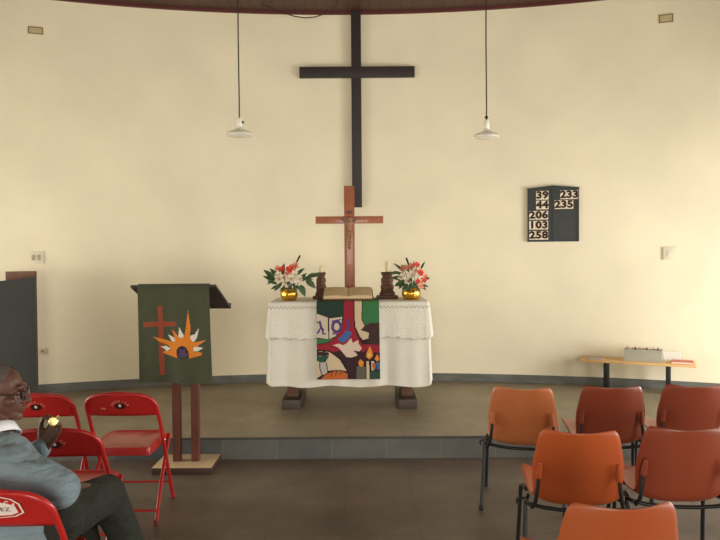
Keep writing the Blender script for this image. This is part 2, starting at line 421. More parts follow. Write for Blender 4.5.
# ------------------------------------------------------------------ pendant lamps and loose ceiling cable
def pendant(px, pytop, pybot, Y, label, knot):
    q = P(px, pybot, Y); t = thing('pendant_lamp', label, 'lamp', (q.x, q.y, q.z), 0, 'pendant lamps hanging from the ceiling')
    h = q.z; top = CZ-h
    b = MB(); pts = [(0, 0, .155), (.001, .0, .3), (-.002, 0, .8), (0, 0, top-.03)]; b.tube(pts, .0055, n=8); b.build('cord', M['cord'], t)
    MB().lathe([(0, top), (.045, top), (.045, top-.015), (.03, top-.04), (.006, top-.045), (0, top-.045)]).build('ceiling_rose', M['porcelain'], t)
    MB().lathe([(0, .16), (.016, .16), (.022, .15), (.024, .095), (.02, .088), (0, .088)]).build('socket', M['porcelain'], t)
    prof = [(.022, .092), (.026, .075), (.05, .062), (.09, .048), (.108, .034), (.112, .024), (.104, .012), (.075, .004), (.045, 0), (0, -.002)]
    inner = [(max(0, r-.003), z+(.003 if z < .03 else -.003)) for r, z in prof][::-1]
    MB().lathe(prof+inner, n=32).build('glass_shade', M['glass'], t)
    MB().lathe([(0, .085), (.012, .085), (.014, .07), (.03, .05), (.032, .035), (.022, .018), (0, .012)]).build('bulb', M['glass'], t)
    if knot: MB().ball((0, 0, .185), (.015, .015, .013)).build('knot', M['cord'], t)
    else: MB().ball((.03, -.002, .125), (.008, .008, .012)).build('pull_switch', M['cord'], t)
    return t
pendant(239.5, 0, 137.5, 5.8, 'clear glass pendant lamp on the left with a side switch on its white socket', False)
pendant(486.5, 0, 139.5, 5.9, 'clear glass pendant lamp on the right with a dark knot in its cord', True)
Yk = 7.25
pts = [(P(x, y, Yk).x, Yk-.02, min(CZ-.004, P(x, y, Yk).z)) for x, y in
       ((262, 4), (272, 9), (283, 13), (294, 16.8), (305, 18.6), (316, 17.5), (325, 14.3), (333, 9), (338, 2))]
b = MB(); b.tube(pts, .006, n=8); tag(b.build('loose_cable', M['cord']), 'thin dark cable sagging in a loop from the ceiling left of the black cross', 'cable')

# ------------------------------------------------------------------ altar
AY0, AY1 = 6.1, 6.78
AX0, AX1 = P(268, 300, AY0).x, P(430, 300, AY0).x
AT = PZ+.945
tw = (AX1-AX0)/2-.03; cx = (AX0+AX1)/2; cy = (AY0+AY1)/2; td = (AY1-AY0)/2-.02
t = thing('altar_table', 'wooden altar table on trestle feet under a white cloth', 'table', (cx, cy, PZ))
MB().box((-tw, -td, .905), (tw, td, .94), .004).build('tabletop', M['altar_wood'], t)
xl = P(291, 400, AY0).x-cx; xr = P(408, 400, AY0).x-cx
for x in (xl, xr):
    MB().box((x-.05, -td*.55, .07), (x+.05, td*.55, .9), .006).build('leg', M['altar_wood'], t)
    b = MB(); b.box((x-.082, -td-.02, 0), (x+.082, td+.02, .085), .008); b.build('foot', M['altar_foot'], t)
MB().box((xl, -.03, .3), (xr, .03, .4), .004).build('stretcher', M['altar_wood'], t)

def cloth(name, hx, hy, ztop, drop_f, drop_s, off, fold, flare, lace_edge, mats, cz_, mfn=None, nper=360, nv=60, scal=0):
    b = MB(); rc = .02
    per = []                            # rounded rectangle perimeter: (x, y, nx, ny, isfront 0..1)
    def seg(p, q, n, nrm):
        for i in range(n): per.append((p[0]+(q[0]-p[0])*i/n, p[1]+(q[1]-p[1])*i/n, nrm[0], nrm[1]))
    def cor(c, a0, n=8):
        for i in range(n):
            a = a0+PI/2*i/n; per.append((c[0]+rc*math.cos(a), c[1]+rc*math.sin(a), math.cos(a), math.sin(a)))
    X, Y = hx-rc, hy-rc
    seg((-X, -hy), (X, -hy), 150, (0, -1)); cor((X, -Y), -PI/2); seg((hx, -Y), (hx, Y), 60, (1, 0)); cor((X, Y), 0)
    seg((X, hy), (-X, hy), 110, (0, 1)); cor((-X, Y), PI/2); seg((-hx, Y), (-hx, -Y), 60, (-1, 0)); cor((-X, -Y), PI)
    n = len(per); rows = []
    for j in range(nv+1):
        v = j/nv; row = []
        for k, (x, y, nx, ny) in enumerate(per):
            s = (x+ny*y*1.3)
            corner = math.exp(-(((abs(x)-hx)/.09)**2+((abs(y)-hy)/.09)**2))
            dr = drop_f*max(ny*ny, 0)+drop_s*nx*nx if True else 0
            f = fold*(math.sin(s*21+.6)+.6*math.sin(s*37+1.7)+.4*math.sin(s*9))*v**.8
            dr += .008*math.sin(s*13+1)+scal*abs(math.sin((x+y)*PI/.09))*v
            o = off+flare*v+f+corner*flare*1.2*v
            if v < .06: o = off*(v/.06)**.5
            z = ztop-dr*v
            row.append(b.bm.verts.new((x+nx*o, y+ny*o, z)))
        rows.append(row)
    for j in range(nv):
        for k in range(n):
            f = b.bm.faces.new((rows[j][k], rows[j][(k+1) % n], rows[j+1][(k+1) % n], rows[j+1][k]))
            if mfn:
                c = f.calc_center_median(); f.material_index = mfn(c, j/nv)
    b.bm.faces.new(rows[0])
    return b.build(name, mats, None, ang=60)
o = cloth('altar_cloth', tw+.012, td+.012, AT-.002, .74, .70, .006, .0075, .012, 0, [M['linen']], 0)
o.location = (cx, cy, 0); tag(o, 'long white linen cloth hanging almost to the floor over the altar', 'tablecloth')
def lacemat(c, v):
    if c.y > .2: return 0
    d = AT-c.z
    if v > .955 and (c.x*60) % 1 < .6: return 1
    if .035 < d < .062 and abs(((c.x*28) % 1)-.5)*2*.027+.035 > d-.006 and abs(((c.x*28) % 1)-.5)*2*.027+.035 < d+.008: return 1
    return 0
o = cloth('lace_overlay', tw+.016, td+.016, AT, .315, .30, .011, .0045, .014, 0, [M['lace'], M['lace_dark']], 0, mfn=lacemat, scal=.016)
o.location = (cx, cy, 0); tag(o, 'short white lace overlay with scalloped hem lying on top of the altar cloth', 'tablecloth')

# coloured frontal; polygons in the pixel frame of a close-up, first match from the end wins
FC = {'plum': (58, 26, 32), 'dgreen': (34, 56, 40), 'red': (160, 28, 44), 'cream': (222, 196, 156), 'green': (58, 120, 66), 'brown': (66, 42, 34),
      'page': (216, 200, 170), 'purple': (86, 62, 120), 'blue': (70, 104, 160), 'dove': (232, 206, 180), 'teal': (42, 78, 62), 'grey': (196, 186, 176),
      'orange': (206, 104, 44), 'black': (28, 18, 20), 'candle': (104, 98, 78), 'flame': (240, 150, 50), 'yellow': (240, 200, 110)}
fkeys = list(FC); FM = [mat('frontal_'+k, rgb(*[q*.9 for q in v]), .85, bump=.2, bscale=150) for k, v in FC.items()]
def circ(cx, cy, rx, ry, n=20, a0=0, a1=2*PI): return [(cx+rx*math.cos(a0+(a1-a0)*i/n), cy+ry*math.sin(a0+(a1-a0)*i/n)) for i in range(n+1)]
def stroke(pts, w):
    L = []; Rr = []
    for i, p in enumerate(pts):
        a = Vector(pts[max(0, i-1)]); c = Vector(pts[min(len(pts)-1, i+1)]); d = (c-a).normalized(); n = Vector((-d.y, d.x))*w/2
        L.append((p[0]+n.x, p[1]+n.y)); Rr.append((p[0]-n.x, p[1]-n.y))
    return L+Rr[::-1]
FP = [('dgreen', [(90,40),(252,40),(246,140),(90,120)]),
 ('red', [(250,40),(303,40),(304,180),(320,240),(352,300),(440,296),(440,330),(345,330),(300,330),(250,330),(180,345),(90,328),(90,298),(160,285),(205,250),(235,190),(248,130)]),
 ('cream', [(305,40),(352,40),(347,150),(364,186),(340,215),(385,226),(385,262),(352,272),(335,250),(310,190)]),
 ('green', [(352,40),(460,40),(460,168),(392,172),(364,186),(347,150)]),
 ('brown', [(340,212),(375,182),(400,172),(460,168),(460,300),(405,300),(380,285),(386,230)]),
 ('black', stroke([(352,40),(347,150),(364,186)], 5)), ('black', stroke([(304,40),(304,180),(320,240),(352,300)], 6)),
 ('black', stroke([(340,268),(360,285),(375,280)], 10)),
 ('page', [(90,112),(157,138),(159,265),(90,255)]), ('page', [(166,143),(240,134),(234,192),(206,245),(166,264)]),
 ('black', stroke([(161,138),(163,268)], 5)), ('black', stroke([(240,134),(234,192),(206,248),(160,285),(90,300)], 5)),
 ('purple', stroke([(98,170),(112,160),(120,200),(135,215)], 14)), ('purple', stroke([(98,232),(120,195),(132,235),(145,232)], 13)),
 ('purple', circ(206,192,31,40)), ('page', circ(206,192,15,22)), ('purple', stroke([(182,236),(200,228),(206,242)], 11)), ('purple', stroke([(178,160),(232,150)], 8)),
 ('green', [(90,260),(160,268),(192,262),(150,286),(90,296)]),
 ('blue', [(210,266),(232,250),(258,215),(292,226),(272,266),(238,292)]), ('purple', stroke([(268,150),(275,190),(262,215)], 14)),
 ('plum', [(235,330),(300,320),(350,345),(330,420),(262,455),(225,385),(185,345)]),
 ('black', stroke([(90,331),(165,337),(225,383),(265,457)], 9)),
 ('cream', [(90,336),(165,342),(221,387),(259,455),(205,450),(160,452),(90,500)]),
 ('plum', [(90,338),(160,343),(163,362),(90,366)]), ('teal', [(90,366),(164,364),(142,402),(112,402),(90,392)]),
 ('grey', [(110,404),(146,404),(154,470),(122,478)]), ('black', stroke([(147,404),(156,470)], 5)), ('black', stroke([(110,404),(112,440),(122,480)], 5)),
 ('orange', [(112,510),(138,477),(180,458),(230,455),(264,470),(264,510)]), ('black', stroke([(112,505),(138,475),(180,456),(230,452),(266,470)], 5)),
 ('black', stroke([(180,458),(172,490)], 4)), ('black', stroke([(205,456),(198,480)], 4)), ('black', stroke([(232,456),(226,474)], 4)),
 ('dove', [(184,302),(215,292),(242,302),(262,290),(286,260),(294,290),(326,272),(328,296),(346,322),(332,340),(304,338),(322,364),(286,376),(258,372),(238,345),(214,315)]),
 ('plum', stroke([(300,338),(345,345)], 6)), ('red', [(350,302),(455,300),(455,350),(405,345),(380,310),(365,340),(345,345)]),
 ('candle', [(316,430),(364,430),(368,510),(312,510)]), ('flame', [(336,385),(356,405),(350,428),(330,428),(324,405)]),
 ('cream', [(369,398),(384,398),(386,510),(369,510)]), ('black', [(384,395),(455,395),(455,510),(386,510)]),
 ('flame', [(390,308),(404,345),(408,368),(385,388),(368,372),(370,352)]), ('yellow', [(388,345),(396,362),(384,378),(376,364)]),
 ('page', [(395,400),(412,396),(416,450),(398,455)]), ('orange', [(400,412),(420,410),(422,440),(405,448)]),
 ('flame', [(430,356),(444,385),(430,402),(415,385)]), ('blue', [(424,406),(444,406),(444,450),(426,450)]), ('teal', [(386,460),(460,456),(460,510),(386,510)]),
 ('black', stroke([(370,378),(384,395)], 5)), ('black', stroke([(408,360),(414,400)], 5))]
def pick(polys, keys, x, y, dflt=0):
    for k, pl in reversed(polys):
        if in_poly(x, y, pl): return keys.index(k)
    return dflt
bx0, bx1 = P(316.6, 300, AY0-.03).x-cx, P(379, 300, AY0-.03).x-cx
bz = P(348, 379, AY0-.04).z
drop = AT+.004-bz; topd = .36; tot = drop+topd
def ffn(u, v):                           # v: 0 at the back of the top, then over the front edge, down
    d = v*tot; x = bx0+(bx1-bx0)*u; fy = -(td+.018+.03)
    if d < topd:
        y = fy+.01+(topd-d); z = AT+.005
        if topd-d < .02: z -= .004*(1-(topd-d)/.02)
    else:
        q = d-topd; y = fy-.004*min(1, q/.03)-.004*math.sin(u*7+1)*q-.006*q; z = AT+.001-q; x += .012*q*(u-.2)
    return Vector((x, y, z))
def fmf(u, v):
    d = v*tot-topd
    if d < 0: d = -d*.02
    return pick(FP, fkeys, 95+u*350, 45+d/drop*460)
b = MB(); b.grid(ffn, 130, 270, fmf)
o = b.build('altar_frontal', FM, None, normals=True); bake(o, [('SOLIDIFY', dict(thickness=.002, offset=1))])
o.location = (cx, cy, 0)
tag(o, 'colourful appliqued frontal with a white dove, open book and candles hanging on the altar front', 'cloth')

# open book on the altar
ATZ = AT+.007
q0 = P(348, 296, 6.3)
t = thing('book_rest', 'low sloping wooden book rest under the open book on the altar', 'book rest', (q0.x, 6.3, ATZ))
b = MB(); b._faces([Vector(v) for v in ((-.16,-.12,0),(.16,-.12,0),(.16,.12,0),(-.16,.12,0),(-.16,-.12,.006),(.16,-.12,.006),(.16,.12,.07),(-.16,.12,.07))], [(0,3,2,1),(4,5,6,7),(0,1,5,4),(1,2,6,5),(2,3,7,6),(3,0,4,7)]); b.build('sloping_block', M['brown_wood'], t)
t = thing('open_book', 'large open book with tan pages lying at the foot of the wooden cross', 'book', (q0.x, 6.3, ATZ+.0395))
t.rotation_euler = (math.atan(.064/.24), 0, 0)
b = MB(); b.prism([(-.225, 0), (.225, 0), (.225, .006), (-.225, .006)], -.14, .14); b.build('cover', M['book_cover'], t)
for s in (-1, 1):
    b = MB()
    poly = [(0, .007), (s*.215, .007), (s*.217, .03), (s*.19, .034), (s*.12, .038), (s*.05, .036), (s*.012, .03), (0, .024)]
    b.prism(poly, -.125, .125); b.build('pages', M['paper'], t, ang=50)
bpy.context.view_layer.update()

# standing crucifix
Yx = 6.52
q1 = P(348.5, 190, Yx)
zt = P(347.5, 186, Yx).z
t = thing('altar_crucifix', 'tall reddish brown wooden crucifix standing on the altar behind the open book', 'crucifix', (q1.x+.006, Yx, AT+.001))
hh = zt-AT-.001
MB().box((-.048, -.014, .035), (.048, .014, hh), .003).build('upright', M['cross_wood'], t)
o = MB().box((P(315, 220, Yx).x-q1.x, -.022, -.034), (P(382.5, 220, Yx).x-q1.x, -.003, .034), .003).build('crossbar', M['cross_wood'], t)
zb2 = (P(349, 216, Yx).z+P(349, 224, Yx).z)/2-AT-.001; o.location = (0, 0, zb2)
MB().box((-.11, -.07, 0), (.11, .07, .035), .006).build('base', M['cross_wood'], t)
MB().box((-.022, -.024, zb2+.055), (.022, -.014, zb2+.085), .002).build('title_plate', M['carved'], t)
b = MB(); z0 = zb2; y = -.036
b.ball((0, y-.004, z0+.01), (.018, .018, .024)); b.cap((0, y, z0-.02), (0, y+.004, z0-.1), .022, .016); b.ball((0, y, z0-.035), (.032, .017, .028))
b.ball((0, y+.002, z0-.115), (.026, .018, .022))
for s in (-1, 1):
    b.cap((s*.026, y, z0-.025), (s*.06, y+.006, z0-.002), .009, .007); b.cap((s*.06, y+.006, z0-.002), (s*.075, y+.008, z0+.02), .007, .006)
    b.cap((s*.012, y-.002, z0-.12), (s*.011, y-.012, z0-.18), .013, .010); b.cap((s*.011, y-.012, z0-.18), (s*.005, y+.006, z0-.25), .010, .007)
    b.cap((s*.005, y+.006, z0-.25), (s*.006, y-.01, z0-.268), .007, .006)
o = b.build('corpus', M['bronze'], t); bake(o, [('REMESH', dict(mode='VOXEL', voxel_size=.004)), ('SMOOTH', dict(factor=.5, iterations=2))])

# carved candle holders with candles
def candle_holder(px, pxw, Y, ptop, label, clabel, sc, lean=0):
    q = P(px, 296, Y); t = thing('candle_holder', label, 'candle holder', (q.x-(.012 if sc < 0 else 0), Y+.01, AT+.001), R(8)*sc, 'carved candle holders on the altar')
    w = pxw*Y/700/2
    b = MB(); b.box((-w, -w*.7, 0), (w, w*.7, .032), .006); b.build('base', M['carved'], t)
    b = MB(); z = .032; hgt = .2
    tiers = [(.78, .0), (.8, .02), (.62, .045), (.66, .06), (.7, .085), (.58, .1), (.56, .12), (.66, .135), (.62, .155), (.5, .165), (.48, .18), (.6, .19), (.62, .2), (.52, .205)]
    prof = [(0, z)]+[(w*r, z+zz_*1.0) for r, zz_ in tiers]+[(0, z+.205)]
    b.lathe(prof, n=18, sy=.8)
    for k in range(9):
        a = k*2.4; r = w*(.68-.04*k); b.ball((r*math.cos(a), r*math.sin(a)*.8, .05+.024*k), (.013, .013, .011), u=8, v=6)
    o = b.build('carved_body', M['carved'], t, ang=30); bake(o, [('REMESH', dict(mode='VOXEL', voxel_size=.0035)), ('SMOOTH', dict(factor=.5, iterations=1))])
    b = MB(); b.lathe([(0, 0), (w*.62, 0), (w*.66, .006), (w*.62, .01), (0, .01)], n=18); o = b.build('drip_tray', M['carved'], t); o.location = (0, 0, .236)
    c = thing('candle', clabel, 'candle', (q.x-(.012 if sc < 0 else 0), Y+.01, AT+.001+.2475), 0, 'short altar candles')
    ch = max(.03, P(px, ptop, Y).z-(AT+.248))
    b = MB(); b.lathe([(0, 0), (.02, 0), (.0185, ch*.5), (.0195, ch*.92), (.016, ch), (0, ch-.004)], n=14); b.build('wax', M['wax'], c)
    MB().tube([(0, 0, ch-.005), (.002, 0, ch+.012)], .0018, n=6).build('wick', M['wick'], c)
candle_holder(322.5, 15.5, 6.45, 266.5, 'narrow carved dark wood candle holder left of the open book', 'short cream candle in the left carved holder', -1)
candle_holder(387.3, 20, 6.45, 262, 'wide carved dark wood candle holder right of the open book', 'taller cream candle in the right carved holder', 1)

# flower arrangements ------------------------------------------------
def leaf_mesh(L, W, droop):
    b = MB()
    def fn(u, v):
        x = (u-.5)*2; w = W*math.sin(PI*min(1, v*.96+.04))**.8*(1-.35*v)
        return Vector((x*w/2, v*L, -droop*v*v*L+abs(x)*w*.18))
    b.grid(fn, 4, 8); return b
def flower_mesh(kind, R_):
    b = MB(); n = 6 if kind != 'red' else 7
    for k in range(n):
        a = 2*PI*k/n+(k % 2)*.2; m = Matrix.Rotation(a, 4, 'Z')
        def fn(u, v):
            x = (u-.5)*2; w = R_*.62*math.sin(PI*(v*.9+.08))
            return m @ Vector((x*w/2, v*R_, R_*(.75*v-.55*v*v)+abs(x)*w*.15))
        b.grid(fn, 3, 6)
    b.mi = 1
    for k in range(5):
        a = 2*PI*k/5; b.tube([(0, 0, 0), (R_*.18*math.cos(a), R_*.18*math.sin(a), R_*.55)], R_*.03, n=5); b.ball((R_*.18*math.cos(a), R_*.18*math.sin(a), R_*.57), R_*.06, u=6, v=5)
    return b
LEAF = None
def arrangement(px, Y, label, fl, lv, tail, wpot):
    q = P(px, 298, Y); t = thing('flower_arrangement', label, 'flowers', (q.x, Y, AT+.001), 0, 'flower arrangements on the altar')
    w = wpot*Y/700/2; b = MB()
    prof = [(0, 0), (w*.84, 0), (w*.92, .008), (w*.88, .014), (w*1.04, .045), (w*1.03, .07), (w*.96, .088), (w*1.08, .106), (w*1.04, .108), (w*.9, .09), (0, .088)]
    rings = []
    n = 36
    for r, z in prof:
        if r == 0: rings.append([b.bm.verts.new((0, 0, z))]); continue
        rings.append([b.bm.verts.new((r*(1+.05*abs(math.sin(6*PI*k/n)))*math.cos(2*PI*k/n), r*(1+.05*abs(math.sin(6*PI*k/n)))*math.sin(2*PI*k/n), z)) for k in range(n)])
    for A, B in zip(rings, rings[1:]):
        for k in range(n):
            qv = []
            for v in (A[k % len(A)], A[(k+1) % len(A)], B[(k+1) % len(B)], B[k % len(B)]):
                if v not in qv: qv.append(v)
            b.bm.faces.new(qv)
    b.build('brass_pot', M['gold'], t)
    stem_m = M['stem']
    b = MB()
    for kind, x, y_, dy, s in fl:
        p = P(x, y_, Y+dy)-t.location; b.tube([(p.x*.2, p.y*.2, .07), (p.x*.6, p.y*.6, p.z*.6+.02), tuple(p)], .0035, n=6)
    b.build('stems', stem_m, t)
    for kind, x, y_, dy, s in fl:
        p = P(x, y_, Y+dy)-t.location
        o = MBf[kind].copy(); o.name = {'red': 'red_flower', 'white': 'white_lily', 'pink': 'pink_flower'}[kind]; COL.objects.link(o); o.parent = t
        d = Vector((p.x*1.2+random.uniform(-.05, .05), -.16+p.y+random.uniform(-.05, .03), .11+random.uniform(-.05, .06))).normalized()
        o.rotation_euler = d.to_track_quat('Z', 'Y').to_euler(); o.location = p-d*.01; o.scale = (s, s, s)
    for x, y_, x2, y2, dy, s in lv:
        a = P(x, y_, Y+dy)-t.location; c = P(x2, y2, Y+dy-.03)-t.location; L = (c-a).length
        o = MBf['leaf'].copy(); o.name = 'leaf'; COL.objects.link(o); o.parent = t
        yv = (c-a).normalized(); zv = Vector((random.uniform(-.3, .3), -1, .55)); xv = yv.cross(zv).normalized(); zv = xv.cross(yv)
        o.matrix_local = Matrix.Translation(a) @ Matrix((xv, yv, zv)).transposed().to_4x4() @ Matrix.Diagonal((L/.1*s, L/.1, L/.1, 1))
    (x, y_), (x2, y2) = tail; a = P(x, y_, Y)-t.location; c = P(x2, y2, Y)-t.location
    b = MB(); b.tube([(0, 0, .07), tuple(a*.6+Vector((0, 0, .02))), tuple(a)], .0025, n=5); b.build('thin_stem', stem_m, t)
    b = MB(); d = (c-a).normalized(); b.cap(a, c, .0085, .0085, n=10); b.build('cattail_head', M['cattail'], t)
    return t
MBf = {}
for k, m in (('red', 'petal_red'), ('white', 'petal_white'), ('pink', 'petal_pink')):
    MBf[k] = flower_mesh(k, .05).build('proto_'+k, [M[m], M['stamen']])
MBf['leaf'] = leaf_mesh(.1, .055, .35).build('proto_leaf', M['leaf'])
fl = [('red', 281, 269, 0, .75), ('red', 290, 269, -.03, .9), ('pink', 295, 265.5, .02, .8), ('pink', 277, 268, .03, .7), ('pink', 287, 273, -.02, .6),
      ('white', 279.5, 279, -.06, 1.1), ('white', 291, 279, -.08, 1.1), ('white', 277, 275, -.02, .9), ('white', 294.5, 275, -.02, .9), ('white', 286, 283, -.08, .9), ('white', 298, 283, -.06, .7), ('white', 299.5, 279, -.03, .8), ('pink', 284, 277, -.05, .45)]
lv = [(276,281,265,269,0,.8),(275,282,264,275,0,.7),(277,284,268,280,-.03,.8),(279,286,271,288,-.04,.9),(279,278,271,268,.03,.8),(283,275,283,264,.04,.8),
      (297,275,303,268,.03,.8),(299,281,305,273,0,.8),(301,281,308,276,-.02,.9),(307,277,320,273,-.02,.8),(306,280,315.5,287,-.04,1.1),(299,285,306,295,-.06,1.2),(294,286,296,292,-.08,.9),
      (284,287,280,291,-.08,.9),(290,287,287,291,-.08,.9),(301,278,312,278,.01,.7),(276,279,267,283,.02,.8),(292,284,301,288,-.06,.9),(288,281,289,288,-.08,.8),(282,283,274,290,-.05,.9)]
arrangement(289.2, 6.32, 'red and white flower arrangement in a brass pot on the left end of the altar', fl, lv, ((297, 261.5), (299.8, 256)), 16.5)
fl = [('red', 417, 264.5, 0, .7), ('red', 420.5, 272.5, -.04, .8), ('pink', 404, 268, 0, .9), ('pink', 411, 267, .02, .9), ('white', 412, 275, -.05, 1.1), ('white', 401, 277, -.03, .9),
      ('red', 418, 281, -.08, .6), ('red', 424.5, 280, -.05, .6), ('white', 421.5, 278, -.05, .7), ('pink', 421, 286, -.08, .7), ('white', 408, 281, -.07, .8), ('white', 416, 270, 0, .8), ('pink', 426, 276, -.02, .6)]
lv = [(405,276,396,271,0,.8),(404,272,395,263,.02,.5),(403,280,392,276,-.02,.9),(406,282,395,284,-.05,1.2),(408,284,402,290,-.06,1.1),(411,278,409,286,-.07,1),(414,281,413,289,-.08,1),
      (419,284,426,289,-.06,1),(422,280,429,277,-.02,.7),(424,276,429,279,0,.7),(421,269,424,262,.03,.6),(414,270,414,262,.04,.6),(409,272,403,264,.03,.7),(416,286,420,291,-.08,.9),(405,279,399,288,-.03,1),(412,284,406,291,-.08,.9),(400,273,390,272,0,.7),(422,285,428,286,-.04,.8)]
arrangement(411.3, 6.32, 'red, pink and white flower arrangement in a brass pot, right end of the altar', fl, lv, ((408.5, 264), (406.5, 258.5)), 18)
for o in MBf.values(): bpy.data.objects.remove(o)

# ------------------------------------------------------------------ lectern with green cloth
Yp = 5.0
xp = [P(177.5, 455, Yp).x, P(196, 455, Yp).x]; lx = (xp[0]+xp[1])/2
t = thing('lectern', 'dark wooden lectern on two posts with a tilted black top and pale base board', 'lectern', (lx, Yp, 0))
bxl, bxr = P(151.5, 472, 4.82).x-lx, P(211.5, 472, 4.82).x-lx
b = MB(); b.box((bxl, -.18, .0), (bxr, .165, .045), .002)
for f in b.bm.faces:
    if f.normal.z < .5 and f.calc_center_median().z < .0448: f.material_index = 1
b.build('base_board', [M['pale_wood'], M['pulpit_edge']], t, normals=False)
nY, fY = 4.84-Yp, 5.38-Yp
nz = P(130, 286, 4.84).z; fz = P(232, 307, 5.38).z
sl = (fz-nz)/(fY-nY)
for x in xp:
    xx = x-lx; b = MB(); z0, z1 = nz+sl*(-.035-nY)-.006, nz+sl*(.035-nY)-.006
    V = [Vector(v) for v in ((xx-.026,-.03,.045),(xx+.026,-.03,.045),(xx+.026,.03,.045),(xx-.026,.03,.045),(xx-.026,-.03,z0-.01),(xx+.026,-.03,z0-.01),(xx+.026,.03,z1-.01),(xx-.026,.03,z1-.01))]
    b._faces(V, [(0,3,2,1),(4,5,6,7),(0,1,5,4),(1,2,6,5),(2,3,7,6),(3,0,4,7)]); b.build('post', M['brown_wood'], t)
tx0, tx1 = P(130.5, 286, 4.84).x-lx, P(216, 286, 4.84).x-lx
b = MB(); V = []
for yy, z in ((nY, nz), (fY, fz)):
    for x in (tx0, tx1):
        V += [(x, yy, z-.012), (x, yy, z+.006)]
b._faces([Vector(v) for v in V], [(0,2,3,1),(4,5,7,6),(0,1,5,4),(2,6,7,3),(1,3,7,5),(0,4,6,2)]); b.build('top_board', M['black_wood'], t)
MB().box((tx0, fY-.0, fz-.012), (tx1, fY+.018, fz+.03)).build('book_ledge', M['black_wood'], t)

LK = {'green_cloth': None, 'rust': (146, 68, 42), 'orange': (222, 130, 38), 'white': (226, 218, 200), 'purple': (88, 62, 104), 'dark': (44, 40, 40)}
lkeys = list(LK); LM = [M['green_cloth']]+[mat('lectern_cloth_'+k, rgb(*v), .85, bump=.2, bscale=150) for k, v in LK.items() if v]
LP = [('rust', [(186,152),(208,152),(211,495),(187,495)]), ('rust', [(113,232),(275,230),(275,252),(113,256)]),
 ('white', [(193,353),(222,350),(244,362),(222,380),(215,368)]), ('white', [(230,292),(270,312),(262,334),(248,325)]),
 ('white', [(290,255),(310,295),(304,314),(283,302)]), ('white', [(384,260),(372,308),(356,328),(336,322),(342,296),(362,290)]), ('white', [(404,356),(372,374),(350,372),(358,348)]),
 ('orange', [(275,408),(208,388),(202,378),(243,372),(240,356),(228,346),(190,330),(160,304),(222,320),(252,330),(266,322),(262,296),(250,266),(275,290),(286,308),(312,304),(320,262),(333,172),(342,250),(340,312),(356,330),(418,317),(378,345),(356,352),(352,376),(398,378),(390,392),(332,408),(330,375),(318,352),(300,346),(282,354),(272,376)]),
 ('dark', circ(300,380,29,32)+[(329,405),(271,405)]), ('purple', [(280,360),(298,366),(318,358),(314,378),(326,396),(306,392),(300,406),(292,392),(276,396),(288,378)])]
gx0, gx1 = P(137, 300, 4.8).x-lx, P(208.5, 300, 4.8).x-lx
gzb = P(175, 382.5, 4.81).z; gd = nz+.014-gzb; gt = .38; gtot = gd+gt
nrm = Vector((0, sl, -1)).normalized()*-1
def gfn(u, v):
    d = v*gtot; x = gx0+(gx1-gx0)*u
    if d < gt:
        k = gt-d; y = nY+k*math.cos(math.atan(sl)); z = nz+.012+sl*(y-nY)
        if k < .02: z += 0
    else:
        q = d-gt; y = nY-.014-.012*min(1, q/.05)+(-.012+.02*math.sin(u*5+.5))*q+.006*math.sin(u*17+1)*min(1, q*3); z = nz+.012-q+.008*math.sin(u*6)*q; x += (.03*u-.0)*q+.004*q
        if q < .03: y = nY-.026*(q/.03)**.5
    return Vector((x, y, z))
def gmf(u, v):
    d = v*gtot-gt
    return pick(LP, lkeys, 88+u*352, 45+d/gd*485) if d > 0 else 0
b = MB(); b.grid(gfn, 130, 260, gmf)
o = b.build('lectern_cloth', LM, None); bake(o, [('SOLIDIFY', dict(thickness=.002, offset=1))]); o.location = (lx, Yp, 0)
tag(o, 'dark green cloth with a rust cross and orange flame sun draped over the lectern', 'cloth')

# ------------------------------------------------------------------ dark pulpit at the left
PA = R(25); pr = P(37.6, 330, 6.42)
t = thing('pulpit', 'dark wooden pulpit with a brown inner board standing at the left wall', 'pulpit', (pr.x, 6.42, PZ), PA)
PM = (Matrix.Translation((pr.x, 6.42, PZ)) @ Matrix.Rotation(PA, 4, 'Z')).inverted()
def pl(px, py, y):                        # local (x, z) on the plane local-y = y seen at a pixel
    lo, hi = 3., 9.
    for _ in range(40):
        m_ = (lo+hi)/2
        if (PM @ P(px, py, m_)).y < y: lo = m_
        else: hi = m_
    v = PM @ P(px, py, lo); return v.x, v.z
zr = pl(36, 277, 0)[1]; x0_, z0_ = pl(0, 281, 0)
b = MB(); b.prism([(-.9, 0), (-.014, 0), (-.014, zr), (x0_, z0_), (-.9, z0_-.06)], 0, .02); b.build('front_panel', M['pulpit'], t)
xb0, zb0 = pl(5.5, 271.5, .27)
b = MB(); b.prism([(xb0, .03), (-.012, .03), (-.012, zb0), (xb0, zb0)], .25, .27); b.build('inner_board', M['pulpit_in'], t)
b = MB(); b.prism([(0, 0), (.28, 0), (.28, zb0), (0, pl(37, 271.5, 0)[1])], 0, .013, Matrix.Rotation(PI/2, 4, 'Z')); b.build('side_panel', M['pulpit_edge'], t)
b = MB(); b.box((-.9, .02, 0), (-.013, .25, .03)); b.build('floor_board', M['pulpit'], t)

